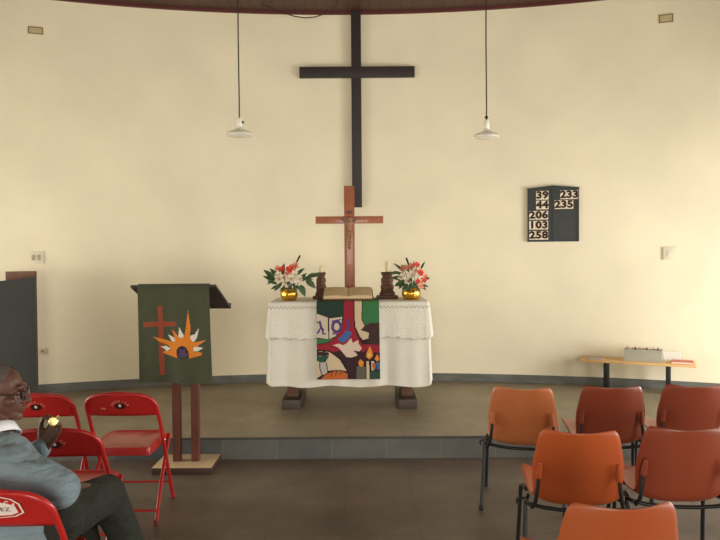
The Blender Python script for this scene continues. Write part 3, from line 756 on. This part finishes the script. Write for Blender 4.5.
# ------------------------------------------------------------------ low bench with box
A = P(580.5, 361, 6.93); B = P(696, 366, 6.5)
zt_ = PZ+.30; A.z = B.z = 0
ang = math.atan2(B.y-A.y, B.x-A.x); L = (B-A).length; dp = .27
mid = (A+B)/2; nv_ = Vector((-math.sin(ang), math.cos(ang), 0)); c0 = mid+nv_*dp/2
SH = -.1
c0 = c0+Vector((0, 0, 0))
zt_ = P(638, 363.5, mid.y).z
t = thing('low_bench', 'low pale wooden bench with dark metal legs against the right wall', 'bench', (c0.x, c0.y, PZ), ang)
BM_ = Matrix.Translation((c0.x, c0.y, PZ)) @ Matrix.Rotation(ang, 4, 'Z')
th = zt_-PZ+.012
b = MB(); b.box((-L/2, -dp/2, th-.024), (L/2, dp/2, th), .003); b.build('bench_top', M['bench_wood'], t)
for px in (606.5, 669.5):
    k = (px-580.5)/(696-580.5)-.5
    lxx = k*L
    MB().box((lxx-.022, -dp/2+.05, .02), (lxx+.022, -dp/2+.09, th-.024), .003).build('leg', M['black_tube'], t)
    MB().box((lxx-.022, dp/2-.09, .02), (lxx+.022, dp/2-.05, th-.024), .003).build('leg', M['black_tube'], t)
    MB().box((lxx-.022, -dp/2+.02, 0), (lxx+.022, dp/2-.02, .022), .003).build('foot_bar', M['black_tube'], t)
bt = PZ+th+.0005
def bench_pt(px): k = (px-580.5)/(696-580.5)-.5; return k*L
k0, k1 = bench_pt(625.5), bench_pt(663.5)
t = thing('card_box', 'grey green open box of index cards standing on the low bench', 'box', BM_ @ Vector(((k0+k1)/2, -.02, th+.0005)), ang)
hw = (k1-k0)/2; bh = .115
b = MB(); b.box((-hw, -.065, 0), (hw, -.06, bh)); b.box((-hw, .06, 0), (hw, .065, bh)); b.box((-hw, -.06, 0), (-hw+.005, .06, bh)); b.box((hw-.005, -.06, 0), (hw, .06, bh)); b.box((-hw+.005, -.06, 0), (hw-.005, .06, .005))
b.build('box_body', M['grey_box'], t)
bxm = BM_ @ Matrix.Translation(((k0+k1)/2, -.02, th+.0005))
for i in range(16):
    x = -hw+.02+i*(2*hw-.04)/15; hh_ = bh+.012+.012*random.random()
    m = bxm @ Matrix.Translation((x, 0, .0055)) @ Matrix.Rotation(R(random.uniform(-2, 2)), 4, 'Y')
    b = MB(); b.box((-.0035, -.054, 0), (.0035, .054, hh_-.006)); o = b.build('index_card', M['card_white' if i % 3 else 'card_pink'] if i % 5 != 4 else M['ink'], None, smooth=False)
    o.matrix_world = m
    tag(o, 'index card upright in the grey box on the low bench', 'index card', 'index cards in the grey box')
k0, k1 = bench_pt(665), bench_pt(677)
b = MB(); 
for a_, c_ in (((-.075, -.05, 0), (.075, -.047, .09)), ((-.075, .047, 0), (.075, .05, .09)), ((-.075, -.047, 0), (-.072, .047, .09)), ((.072, -.047, 0), (.075, .047, .09)), ((-.072, -.047, 0), (.072, .047, .003))): b.box(a_, c_)
o = b.build('clear_tray', M['clear'], None, smooth=False); o.matrix_world = BM_ @ Matrix.Translation((k0+.075, .084, th+.001)); tag(o, 'clear plastic tray behind the grey card box on the bench', 'tray')
k0, k1 = bench_pt(673), bench_pt(693.5)
t = thing('hymn_book', 'thin red covered book lying on the right end of the low bench', 'book', BM_ @ Vector(((k0+k1)/2, -.04, th+.0008)), ang)
w_ = (k1-k0)/2
MB().box((-w_, -.07, .004), (w_-.004, .07, .018)).build('pages', M['card_white'], t)
b = MB(); b.box((-w_-.002, -.073, 0), (w_, .073, .004)); b.box((-w_-.002, -.073, .018), (w_, .073, .022)); b.box((-w_-.005, -.073, 0), (-w_-.001, .073, .022)); b.build('cover', M['red_book'], t)
k0, k1 = bench_pt(585), bench_pt(604)
b = MB(); w_ = (k1-k0)/2; b.box((-w_, -.06, 0), (w_, .06, .006), .001); b.box((-w_+.006, -.055, .006), (w_-.006, .057, .011), .001)
o = b.build('leaflet_stack', M['tray_grey']); o.matrix_world = BM_ @ Matrix.Translation(((k0+k1)/2, -.05, th+.0008)) @ Matrix.Rotation(R(3), 4, 'Z')
tag(o, 'small grey brown stack of leaflets on the left end of the low bench', 'leaflets')

# ------------------------------------------------------------------ orange shell chairs
def orange_chair(matk, name):
    t = thing(name, '', 'chair')
    prof = [(.225, .413, .40), (.215, .423, .425), (.16, .427, .44), (.08, .42, .44), (0, .408, .43), (-.08, .394, .42), (-.13, .386, .405), (-.165, .385, .39),
            (-.192, .402, .385), (-.212, .447, .388), (-.228, .505, .392), (-.243, .57, .39), (-.258, .635, .372), (-.272, .692, .35), (-.282, .735, .325)]
    from_ = prof; n = len(prof)-1
    def ev(v):
        f = v*n; i = min(n-1, int(f)); q = f-i
        def cr(k):
            p0, p1, p2, p3 = prof[max(0, i-1)][k], prof[i][k], prof[i+1][k], prof[min(n, i+2)][k]
            return .5*((2*p1)+(-p0+p2)*q+(2*p0-5*p1+4*p2-p3)*q*q+(-p0+3*p1-3*p2+p3)*q**3)
        return cr(0), cr(1), cr(2)
    def fn(u, v):
        y, z, w = ev(v); x = (u-.5)*2
        s = v*n; bk = min(1, max(0, (s-6.5)/3))
        r_ = 0
        if v > .93: w *= 1-.10*((v-.93)/.07)**3
        if v < .08: w *= 1-.14*((.08-v)/.08)**2
        X = x*w/2
        yy = y+bk*(.045*x*x)
        if bk > 0: yy += 0
        lift = (1-min(1, max(0, (s-8)/4)))*((.02 if s < 4 else .02+.02*min(1, (s-4)/3))*x**4+.006*x*x)
        top = max(0, (v-.85)/.15)
        z2 = z+lift+top*.012*(x*x)-.004*top*abs(x)**8
        return Vector((X, yy, z2))
    b = MB(); b.grid(fn, 20, 56); o = b.build('shell', M[matk], t); bake(o, [('SOLIDIFY', dict(thickness=.006, offset=0)), ('BEVEL', dict(width=.0015, segments=1, limit_method='ANGLE'))])
    for s in (-1, 1):
        b = MB(); b.cap((s*.172, -.224, .525), (s*.166, -.238, .585), .0145, .009, n=10); b.build('socket_lug', M[matk], t)
        b = MB(); pts = [(s*.172, -.224, .535), (s*.176, -.228, .48), (s*.186, -.222, .41), (s*.20, -.205, .376)]
        b.tube(pts, .009, n=10); b.build('back_prong', M['black_tube'], t)
        def leg(y0, y1, z0=.365):
            zr_ = z0+(.022 if y0 < 0 else 0)
            return [(s*.205, y0*.3, z0+.012), (s*.218, y0*.85, zr_+.002), (s*.224, y0, zr_-.012), (s*.225, y0+(y1-y0)*.12, z0-.05), (s*.238, y1, .012)]
        for y0, y1 in ((-.155, -.235), (.15, .2)):
            b = MB(); b.tube(leg(y0, y1), .0105, n=10); o = b.build('leg', M['black_tube'], t)
            b = MB(); b.lathe([(0, 0), (.013, 0), (.014, .006), (.012, .03), (0, .03)], n=10, c=(s*.238, y1, 0)); b.build('rubber_foot', M['rubber'], o)
    b = MB(); b.tube([(-.222, -.14, .385), (-.21, -.195, .388), (-.15, -.208, .380), (-.08, -.205, .372), (0, -.203, .370), (.08, -.205, .372), (.15, -.208, .380), (.21, -.195, .388), (.222, -.14, .385)], .009, n=10); b.build('rear_crossbar', M['black_tube'], t)
    b = MB(); b.tube([(-.205, .1, .37), (0, .1, .405), (.205, .1, .37)], .009, n=10); b.build('front_crossbar', M['black_tube'], t)
    b = MB(); b.tube([(-.215, -.06, .365), (-.245, -.06, .372), (-.257, -.06, .36), (-.253, -.06, .34)], .006, n=8); b.build('link_hook', M['black_tube'], t)
    return t
och = [(523, 4.28, -14, 'faded_orange', 'faded orange plastic chair at the left end of the front row'),
       (614, 4.30, -6, 'red_orange', 'reddish orange plastic chair in the middle of the front row'),
       (697, 4.32, -8, 'red_orange', 'reddish orange plastic chair in the front row at the right edge'),
       (581, 3.29, -9, 'orange', 'bright orange plastic chair in the second row on the aisle'),
       (688, 3.33, -6, 'red_orange', 'dark orange plastic chair in the second row at the right edge'),
       (625, 2.40, 0, 'dimmed_orange', 'orange plastic chair in the nearest row, only its backrest top in view')]
protos = {}
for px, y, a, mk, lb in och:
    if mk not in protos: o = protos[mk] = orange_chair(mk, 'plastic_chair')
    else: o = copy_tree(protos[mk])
    th_ = R(a); backy = y-.265
    xb = (px-360)*backy/700
    o.location = (xb-.25*math.sin(th_)*1.0, y, 0); o.rotation_euler = (0, 0, th_)
    tag(o, lb, 'chair', 'orange plastic chairs in rows on the right')

# ------------------------------------------------------------------ red folding chairs
def red_chair():
    t = thing('folding_chair', '', 'chair')
    w = .203; rt = .0115
    def fy(z): return .22-(.38)*(z/.745)
    pts = [(-w+.006, fy(0)+.002, .012), (-w+.002, fy(.3), .3), (-w, fy(.55), .55), (-w+.002, fy(.625)-.004, .625)]
    for k in range(9):
        a = PI*k/16; pts.append((-w+.002+.105*(1-math.cos(a)), fy(.65+.08*math.sin(a))-.006-.006*math.sin(a), .650+.08*math.sin(a)))
    pts.append((0, fy(.73)-.014, .738))
    pts = pts+[(-x, y, z) for x, y, z in pts[-2::-1]]
    b = MB(); b.tube(pts, rt, n=12); b.build('back_frame', M['red_metal'], t)
    def bf(u, v):
        x = (u-.5)*2; z = .598+(.735-.598)*v
        zt = .738-.072*max(0, (abs(x)-.45)/.55)**2.2
        z = .598+.012*abs(x)**3*0+(zt-.598)*v
        wd = w-.006
        return Vector((x*wd, fy(z)-.006-.016*(1-x*x), z))
    b = MB(); b.grid(bf, 24, 8); o = b.build('backrest', M['red_metal'], t); bake(o, [('SOLIDIFY', dict(thickness=.004, offset=0))])
    # seat pan with rolled edge
    b = MB()
    poly = []
    hw, y0, y1, rc = .18, -.19, .215, .05
    for cx_, cy_, a0 in ((hw-rc, y1-rc, 0), (-hw+rc, y1-rc, PI/2), (-hw+.02, y0+.02, PI), (hw-.02, y0+.02, 3*PI/2)):
        r_ = rc if cy_ > 0 else .02
        for k in range(7): a = a0+PI/2*k/6; poly.append((cx_+r_*math.cos(a), cy_+r_*math.sin(a)))
    def ring(sc, z): return [b.bm.verts.new((x*sc, (y-.0125)*sc+.0125, z)) for x, y in poly]
    rr = [ring(.98, .388), ring(1, .392), ring(1, .428), ring(.985, .436), ring(.94, .437), ring(.9, .431), ring(.3, .427)]
    for A_, B_ in zip(rr, rr[1:]):
        for k in range(len(poly)): b.bm.faces.new((A_[k], A_[(k+1) % len(poly)], B_[(k+1) % len(poly)], B_[k]))
    b.bm.faces.new(rr[-1]); b.build('seat', M['red_metal'], t)
    for s in (-1, 1):
        b = MB(); b.tube([(s*(w-.016), .19, .415), (s*(w-.004), -.02, .22), (s*(w+.014), -.215, .012)], .0105, n=10); o = b.build('rear_leg', M['red_metal'], t)
        MB().lathe([(0, 0), (.014, 0), (.0145, .02), (.012, .03), (0, .03)], n=10, c=(s*(w+.014), -.217, 0)).build('rubber_foot', M['red_rubber'], o)
        MB().lathe([(0, 0), (.014, 0), (.0145, .02), (.012, .03), (0, .03)], n=10, c=(s*(w-.006), fy(0)+.003, 0)).build('rubber_foot', M['red_rubber'], t)
        b = MB(); b.ball((s*(w+.009), fy(.43), .43), (.006, .009, .009), u=10, v=8); b.build('pivot_pin', M['steel_pin'], t)
    MB().tube([(-w-.008, -.185, .075), (w+.008, -.185, .075)], .007, n=8).build('rear_rung', M['red_metal'], t)
    MB().tube([(-w-.004, fy(.13), .13), (w+.004, fy(.13), .13)], .007, n=8).build('front_rung', M['red_metal'], t)
    return t, fy
rc, fy = red_chair()
def put_logo(t, z=.672):
    y = fy(z)-.006-.016-.0035
    rx = Matrix.Rotation(math.atan(.38/.745), 4, 'X')
    b = MB(); Mx = Matrix.Translation((0, y-.001, z)) @ rx
    s_ = 'AMERICA'
    for k, ch in enumerate(s_):
        a = R(60-20*k); b.mi = 0
        m = Mx @ Matrix.Translation((-.052*math.sin(a), 0, .052*math.cos(a)-.03)) @ Matrix.Rotation(-a, 4, 'Y') @ TXF
        b.text(ch, .022, m, .0004, .0006)
    b.mi = 1; b.prism(circ(0, -.012, .03, .021, 24), -.0012, 0, Mx)
    b.mi = 2; b.prism(circ(0, -.008, .008, .01, 12), -.0022, -.001, Mx)
    b.build('badge', [M['pink_print'], M['dark_print'], M['white_print']], t, smooth=False)['label'] = 'faded round emblem with arched lettering'
def put_label(t):
    z = .680; y = fy(z)-.006-.016-.0035
    Mx = Matrix.Translation((.015, y-.001, z)) @ Matrix.Rotation(math.atan(.38/.745), 4, 'X')
    def badge(s, zo=0): return [(x*s*1.1, q*s*1.15+zo) for x, q in ((-.088,-.02),(-.06,-.036),(0,-.044),(.06,-.036),(.088,-.02),(.082,.015),(.06,.034),(.03,.042),(0,.045),(-.03,.042),(-.06,.034),(-.082,.015))]
    b = MB(); b.mi = 0; b.prism(badge(1), -.0008, 0, Mx); b.mi = 1; b.prism(badge(.93), -.0012, -.0007, Mx); b.mi = 0; b.prism([(x*.8, q*.62-.007) for x, q in badge(1)], -.0018, -.0011, Mx)
    for k, ch in enumerate('AMERICA'):
        a = R(27-9*k); b.mi = 0
        m = Mx @ Matrix.Translation((-.15*math.sin(a), -.0016, .15*math.cos(a)-.12)) @ Matrix.Rotation(-a, 4, 'Y') @ TXF
        b.text(ch, .021, m, .0004, .0005)
    b.mi = 2; b.text('FUNEZ', .024, Mx @ Matrix.Translation((.005, -.0022, -.008)) @ TXF, .0004, 0, 1.3)
    b.build('badge', [M['white_print'], M['red_metal'], M['dark_print']], t, smooth=False)['label'] = 'white outlined brand badge'
def put_sticker(t):
    z = .645; y = fy(z)-.006-.014-.0035
    Mx = Matrix.Translation((-.1, y+.002, z)) @ Matrix.Rotation(math.atan(.38/.745), 4, 'X')
    MB().box((-.014, -.001, -.005), (.014, .0005, .005), 0, Mx).build('scratch_mark', M['pink_print'], t, smooth=False)
rch = [(-1.375, 4.12, 0, 'red folding chair nearest the lectern with its whole seat in view', 'logo'),
       (-1.855, 4.10, 4, 'red folding chair beyond the seated man\'s face, beside the dark pulpit', 'logo'),
       (-1.395, 3.31, 0, 'red folding chair in front of the seated man, behind his raised hand', 'logo'),
       (-1.24, 2.48, -2, 'red folding chair at the lower left corner under the seated man', 'label')]
copies = [rc]+[copy_tree(rc) for _ in rch[1:]]
for o, (x, y, a, lb, kind) in zip(copies, rch):
    o.location = (x, y, 0); o.rotation_euler = (0, 0, R(a)); tag(o, lb, 'chair', 'red folding chairs on the left')
    (put_logo if kind == 'logo' else put_label)(o)
put_sticker(copies[0]); put_sticker(copies[1])

# ------------------------------------------------------------------ seated man
def org(name, b, m, parent, vox, it=4, fac=.5):
    o = b.build(name, m, parent); bake(o, [('REMESH', dict(mode='VOXEL', voxel_size=vox)), ('SMOOTH', dict(factor=fac, iterations=it))]); return o
PB = Vector((-1.24, 2.52, 0))
man = thing('person', 'seated man in a blue grey jacket and glasses, head turned right, hand raised', 'person', PB)
hipR, hipL = Vector((-1.13, 2.56, .545)), Vector((-1.35, 2.6, .545))
pel = Vector((-1.25, 2.56, .56)); mid_ = Vector((-1.29, 2.57, .65)); che = Vector((-1.35, 2.59, .73)); nk = Vector((-1.385, 2.65, .825))
shR, shL = Vector((-1.27, 2.52, .755)), Vector((-1.53, 2.76, .745))
elR = P(60, 489, 2.50); wrR = P(73, 487, 2.67)
haL = P(50, 440, 3.0); wrL = P(43, 447, 2.98); elL = Vector((-1.50, 3.0, .60))
knR, knL = Vector((-1.095, 2.98, .50)), Vector((-1.245, 2.97, .48))
anR, anL = Vector((-.98, 3.08, .085)), Vector((-1.15, 2.99, .085))
O = man.location
def LL(*vs): return [v-O for v in vs]
# head frame: looks to the right and a little away
hc = P(-1.5, 393, 2.70)
yaw = R(-82); HM = Matrix.Translation(hc-O) @ Matrix.Rotation(yaw, 4, 'Z') @ Matrix.Rotation(R(-4), 4, 'X')   # local +y = face forward
def hp(x, y, z): return HM @ Vector((x, y, z))
HR = HM.to_3x3()
b = MB()
b.ball(hp(0, -.012, .03), (.076, .097, .083), HR, 24, 16); b.ball(hp(0, .02, -.02), (.066, .074, .085), HR, 24, 16)
b.ball(hp(0, .048, -.075), (.042, .038, .03), HR); b.ball(hp(0, .078, -.088), (.02, .016, .016), HR)
b.ball(hp(0, .082, .03), (.05, .018, .012), HR)
b.cap(hp(0, .088, .02), hp(0, .112, -.022), .008, .0125); b.ball(hp(.013, .098, -.026), (.009, .012, .008), HR); b.ball(hp(-.013, .098, -.026), (.009, .012, .008), HR)
b.ball(hp(0, .092, -.05), (.024, .012, .008), HR); b.ball(hp(0, .090, -.062), (.021, .012, .008), HR)
for s in (-1, 1):
    b.ball(hp(s*.048, .055, -.02), (.022, .025, .02), HR)
    b.ball(hp(s*.032, .078, .008), (.014, .01, .01), HR)
    b.ball(hp(s*.077, -.012, -.005), (.008, .018, .032), HR); b.ball(hp(s*.082, -.018, .008), (.006, .016, .018), HR)
neckb = nk-O
b.cap(hp(0, -.03, -.06), neckb, .056, .062)
b.cap(neckb, che-O, .07, .11); b.cap(che-O, mid_-O, .115, .12); b.cap(mid_-O, pel-O, .12, .13)
for s, sh, el, wr in ((1, shR, elR, wrR), (-1, shL, elL, wrL)):
    b.cap(che-O, sh-O, .07, .052); b.cap(sh-O, el-O, .048, .038); b.cap(el-O, wr-O, .036, .025)
for hp_, kn, an in ((hipR, knR, anR), (hipL, knL, anL)):
    b.cap(pel-O, hp_-O, .1, .085); b.cap(hp_-O, kn-O, .078, .055); b.cap(kn-O, an-O, .052, .036); b.cap(an-O, an-O+Vector((0, .14, -.05)), .034, .026)
# left hand raised: palm and five curled fingers
def hand(b, wr, fwd, up, side, curl, L=.19):
    fwd = fwd.normalized(); side = (side-fwd*side.dot(fwd)).normalized(); nrm = fwd.cross(side)
    if nrm.dot(up) < 0: nrm = -nrm
    pc = wr+fwd*.05
    for k in range(4):
        off = (k-1.5)*.019
        b.cap(wr+side*off*.55, wr+fwd*.088+side*off, .0165, .0115)
        ln = [.040, .045, .042, .033][k]; base = wr+fwd*.09+side*off; d = fwd; p = base
        for j, f in enumerate((1, .72, .6)):
            a = curl[j]; d = (Matrix.Rotation(a if side.cross(d).dot(nrm) > 0 else -a, 3, side) @ d) if False else (d*math.cos(a)-nrm*math.sin(a)).normalized()
            nrm2 = nrm
            q = p+d*ln*f; b.cap(p, q, .0092-.0008*j, .0086-.0008*j, n=10); p = q
            nrm_ = side.cross(d); nrm = nrm_ if nrm_.dot(nrm) > 0 else -nrm_
        nrm = fwd.cross(side); nrm = nrm if nrm.dot(up) > 0 else -nrm
    th0 = wr+fwd*.02-side*.026; th1 = th0+fwd*.035-side*.022-nrm*.012; th2 = th1+fwd*.03-side*.004-nrm*.016; th3 = th2+fwd*.022+side*.006-nrm*.01
    b.cap(th0, th1, .015, .0115); b.cap(th1, th2, .011, .0098); b.cap(th2, th3, .0095, .0085)
wl = wrL-O; hdir = (P(56, 427, 3.0)-P(43, 448, 2.98))
hand(b, wl, hdir, Vector((.2, .9, .1)), Vector((.95, -.15, .2)), (.6, .85, .6))
hand(b, wrR-O, Vector((-.04, .75, -.2)), Vector((0, 0, 1)), Vector((1, -.1, 0)), (.2, .3, .25))
org('body', b, M['skin'], man, .0045, 3)
# clothes
b = MB()
b.cap(neckb+Vector((0, 0, -.055)), che-O, .08, .125); b.cap(che-O, mid_-O, .14, .15); b.cap(mid_-O, pel-O, .15, .152)
b.ball(che-O+Vector((-.03, .03, -.05)), (.15, .13, .12))
for sh, el, wr, e in ((shR, elR, wrR, .1), (shL, elL, wrL, .14)):
    b.cap(che-O, sh-O, .11, .085); b.cap(sh-O, el-O, .085, .073); wq = el.lerp(wr, .93 if e > .12 else .5); b.cap(el-O, wq-O, .068, .044)
    mid2 = sh.lerp(el, .55); b.ball(mid2-O, (.078, .078, .08)); b.ball(sh.lerp(el, .82)-O, (.07, .07, .072))
b.tube([pel-O+Vector((0, 0, .02)), pel-O+Vector((.0, 0, -.085))], [.158, .165], n=28)
org('jacket', b, M['jacket'], man, .009, 6)
b = MB()
for hp_, kn, an in ((hipR, knR, anR), (hipL, knL, anL)):
    b.cap(pel-O, hp_-O, .11, .105); b.cap(hp_-O, kn-O, .1, .082); b.cap(kn-O, an-O+Vector((0, 0, .03)), .08, .06)
org('trousers', b, M['trousers'], man, .009, 5)
b = MB()
for an in (anR, anL):
    f = an-O; b.cap(f+Vector((0, -.03, -.045)), f+Vector((0, .18, -.052)), .04, .032)
org('shoes', b, M['shoe'], man, .006, 3)
# collar: a folded band round the neck
b = MB(); axis = (hp(0, -.03, -.06)-neckb).normalized(); cc = neckb+axis*.018
u_ = axis.cross(Vector((0, 1, 0))).normalized(); v_ = axis.cross(u_)
def cf(u, v):
    a = 2*PI*u*.93+R(-78); r = [.063, .065, .073, .087][int(round(v*3))]; z = [.008, .030, .026, -.018][int(round(v*3))]
    return cc+(u_*math.cos(a)+v_*math.sin(a))*r+axis*z
b.grid(cf, 40, 3); o = b.build('collar', M['shirt'], man, ang=80); bake(o, [('SOLIDIFY', dict(thickness=.003))])
# close-cropped hair over the crown and back
b = MB()
def hf(u, v):
    a = 2*PI*u; e = R(90)-v*R(78)
    fr = math.sin(a)                       # +1 at the forehead
    e = R(90)-v*(R(86) if fr < .3 else R(86)-(fr-.3)/.7*R(54))
    x = .0785*math.cos(e)*math.cos(a); y = -.012+.0995*math.cos(e)*math.sin(a); z = .03+.0855*math.sin(e)
    return hp(x, y, z)
b.grid(hf, 36, 14); o = b.build('hair', M['hair'], man)
# glasses
b = MB()
for s in (-1, 1):
    pts = [hp(s*(.034+.024*math.cos(2*PI*k/18)), .103-.006*abs(math.cos(2*PI*k/18)), .004+.018*math.sin(2*PI*k/18)) for k in range(18)]
    b.tube(pts, .0018, n=6, closed=True)
    b.tube([hp(s*.059, .096, .008), hp(s*.077, .07, .009), hp(s*.083, .0, .008), hp(s*.08, -.03, -.004)], .002, n=6)
b.tube([hp(-.01, .103, .008), hp(0, .108, .011), hp(.01, .103, .008)], .0018, n=6)
g = b.build('glasses', M['glasses'], man)
b = MB()
for s in (-1, 1):
    c1 = [hp(s*(.034+.023*math.cos(2*PI*k/18)), .103-.006*abs(math.cos(2*PI*k/18)), .004+.017*math.sin(2*PI*k/18)) for k in range(18)]
    b._faces(c1, [tuple(range(18))])
o = b.build('lens', M['lens'], g); bake(o, [('SOLIDIFY', dict(thickness=.0015))])
# the shiny thing in his hand
q = P(53.5, 421.5, 2.925)
t = thing('shiny_trinket', 'small shiny gold object held in the seated man\'s raised hand', 'trinket', q)
b = MB(); b.lathe([(0, -.008), (.016, -.007), (.02, 0), (.016, .007), (0, .008)], n=16); o = b.build('case', M['trinket'], t); o.rotation_euler = (R(80), 0, R(10))
b = MB(); b.tube([(.012, 0, .016), (.02, 0, .024), (.026, 0, .018)], .003, n=6); b.build('loop', M['trinket'], t)

# ------------------------------------------------------------------ light
w = bpy.data.worlds.new('world'); SC.world = w; w.use_nodes = True
bg = w.node_tree.nodes['Background']; bg.inputs[0].default_value = (1.0, .98, .92, 1); bg.inputs[1].default_value = .9
def area(name, loc, rot, sx, sy, e, col):
    l = bpy.data.lights.new(name, 'AREA'); l.shape = 'RECTANGLE'; l.size = sx; l.size_y = sy; l.energy = e; l.color = col
    o = bpy.data.objects.new(name, l); COL.objects.link(o); o.location = loc; o.rotation_euler = rot; return o
for i, (a, c) in enumerate(wins):
    e = (12, 36, 108)[i]
    for sx, k in ((1, 1.4), (-1, .6)):
        o = area('window_light', (sx*(SX+.22), (a+c)/2, (zs0+zs1)/2), (0, R(90-8)*sx, 0), zs1-zs0, c-a, e*k, (.97, .98, 1.0) if sx > 0 and i == 2 else (1, .98, .94))
area('fill_light', (0, YB-.25, 1.1), (R(90), 0, 0), 3.4, 2.1, 160, (1, .97, .88))  # added fill lamp behind the camera, at the unseen rear doorway
SC.view_settings.view_transform = 'Standard'; SC.view_settings.look = 'None'; SC.view_settings.gamma = 1
SC.view_settings.use_curve_mapping = False; SC.view_settings.exposure = 0.6
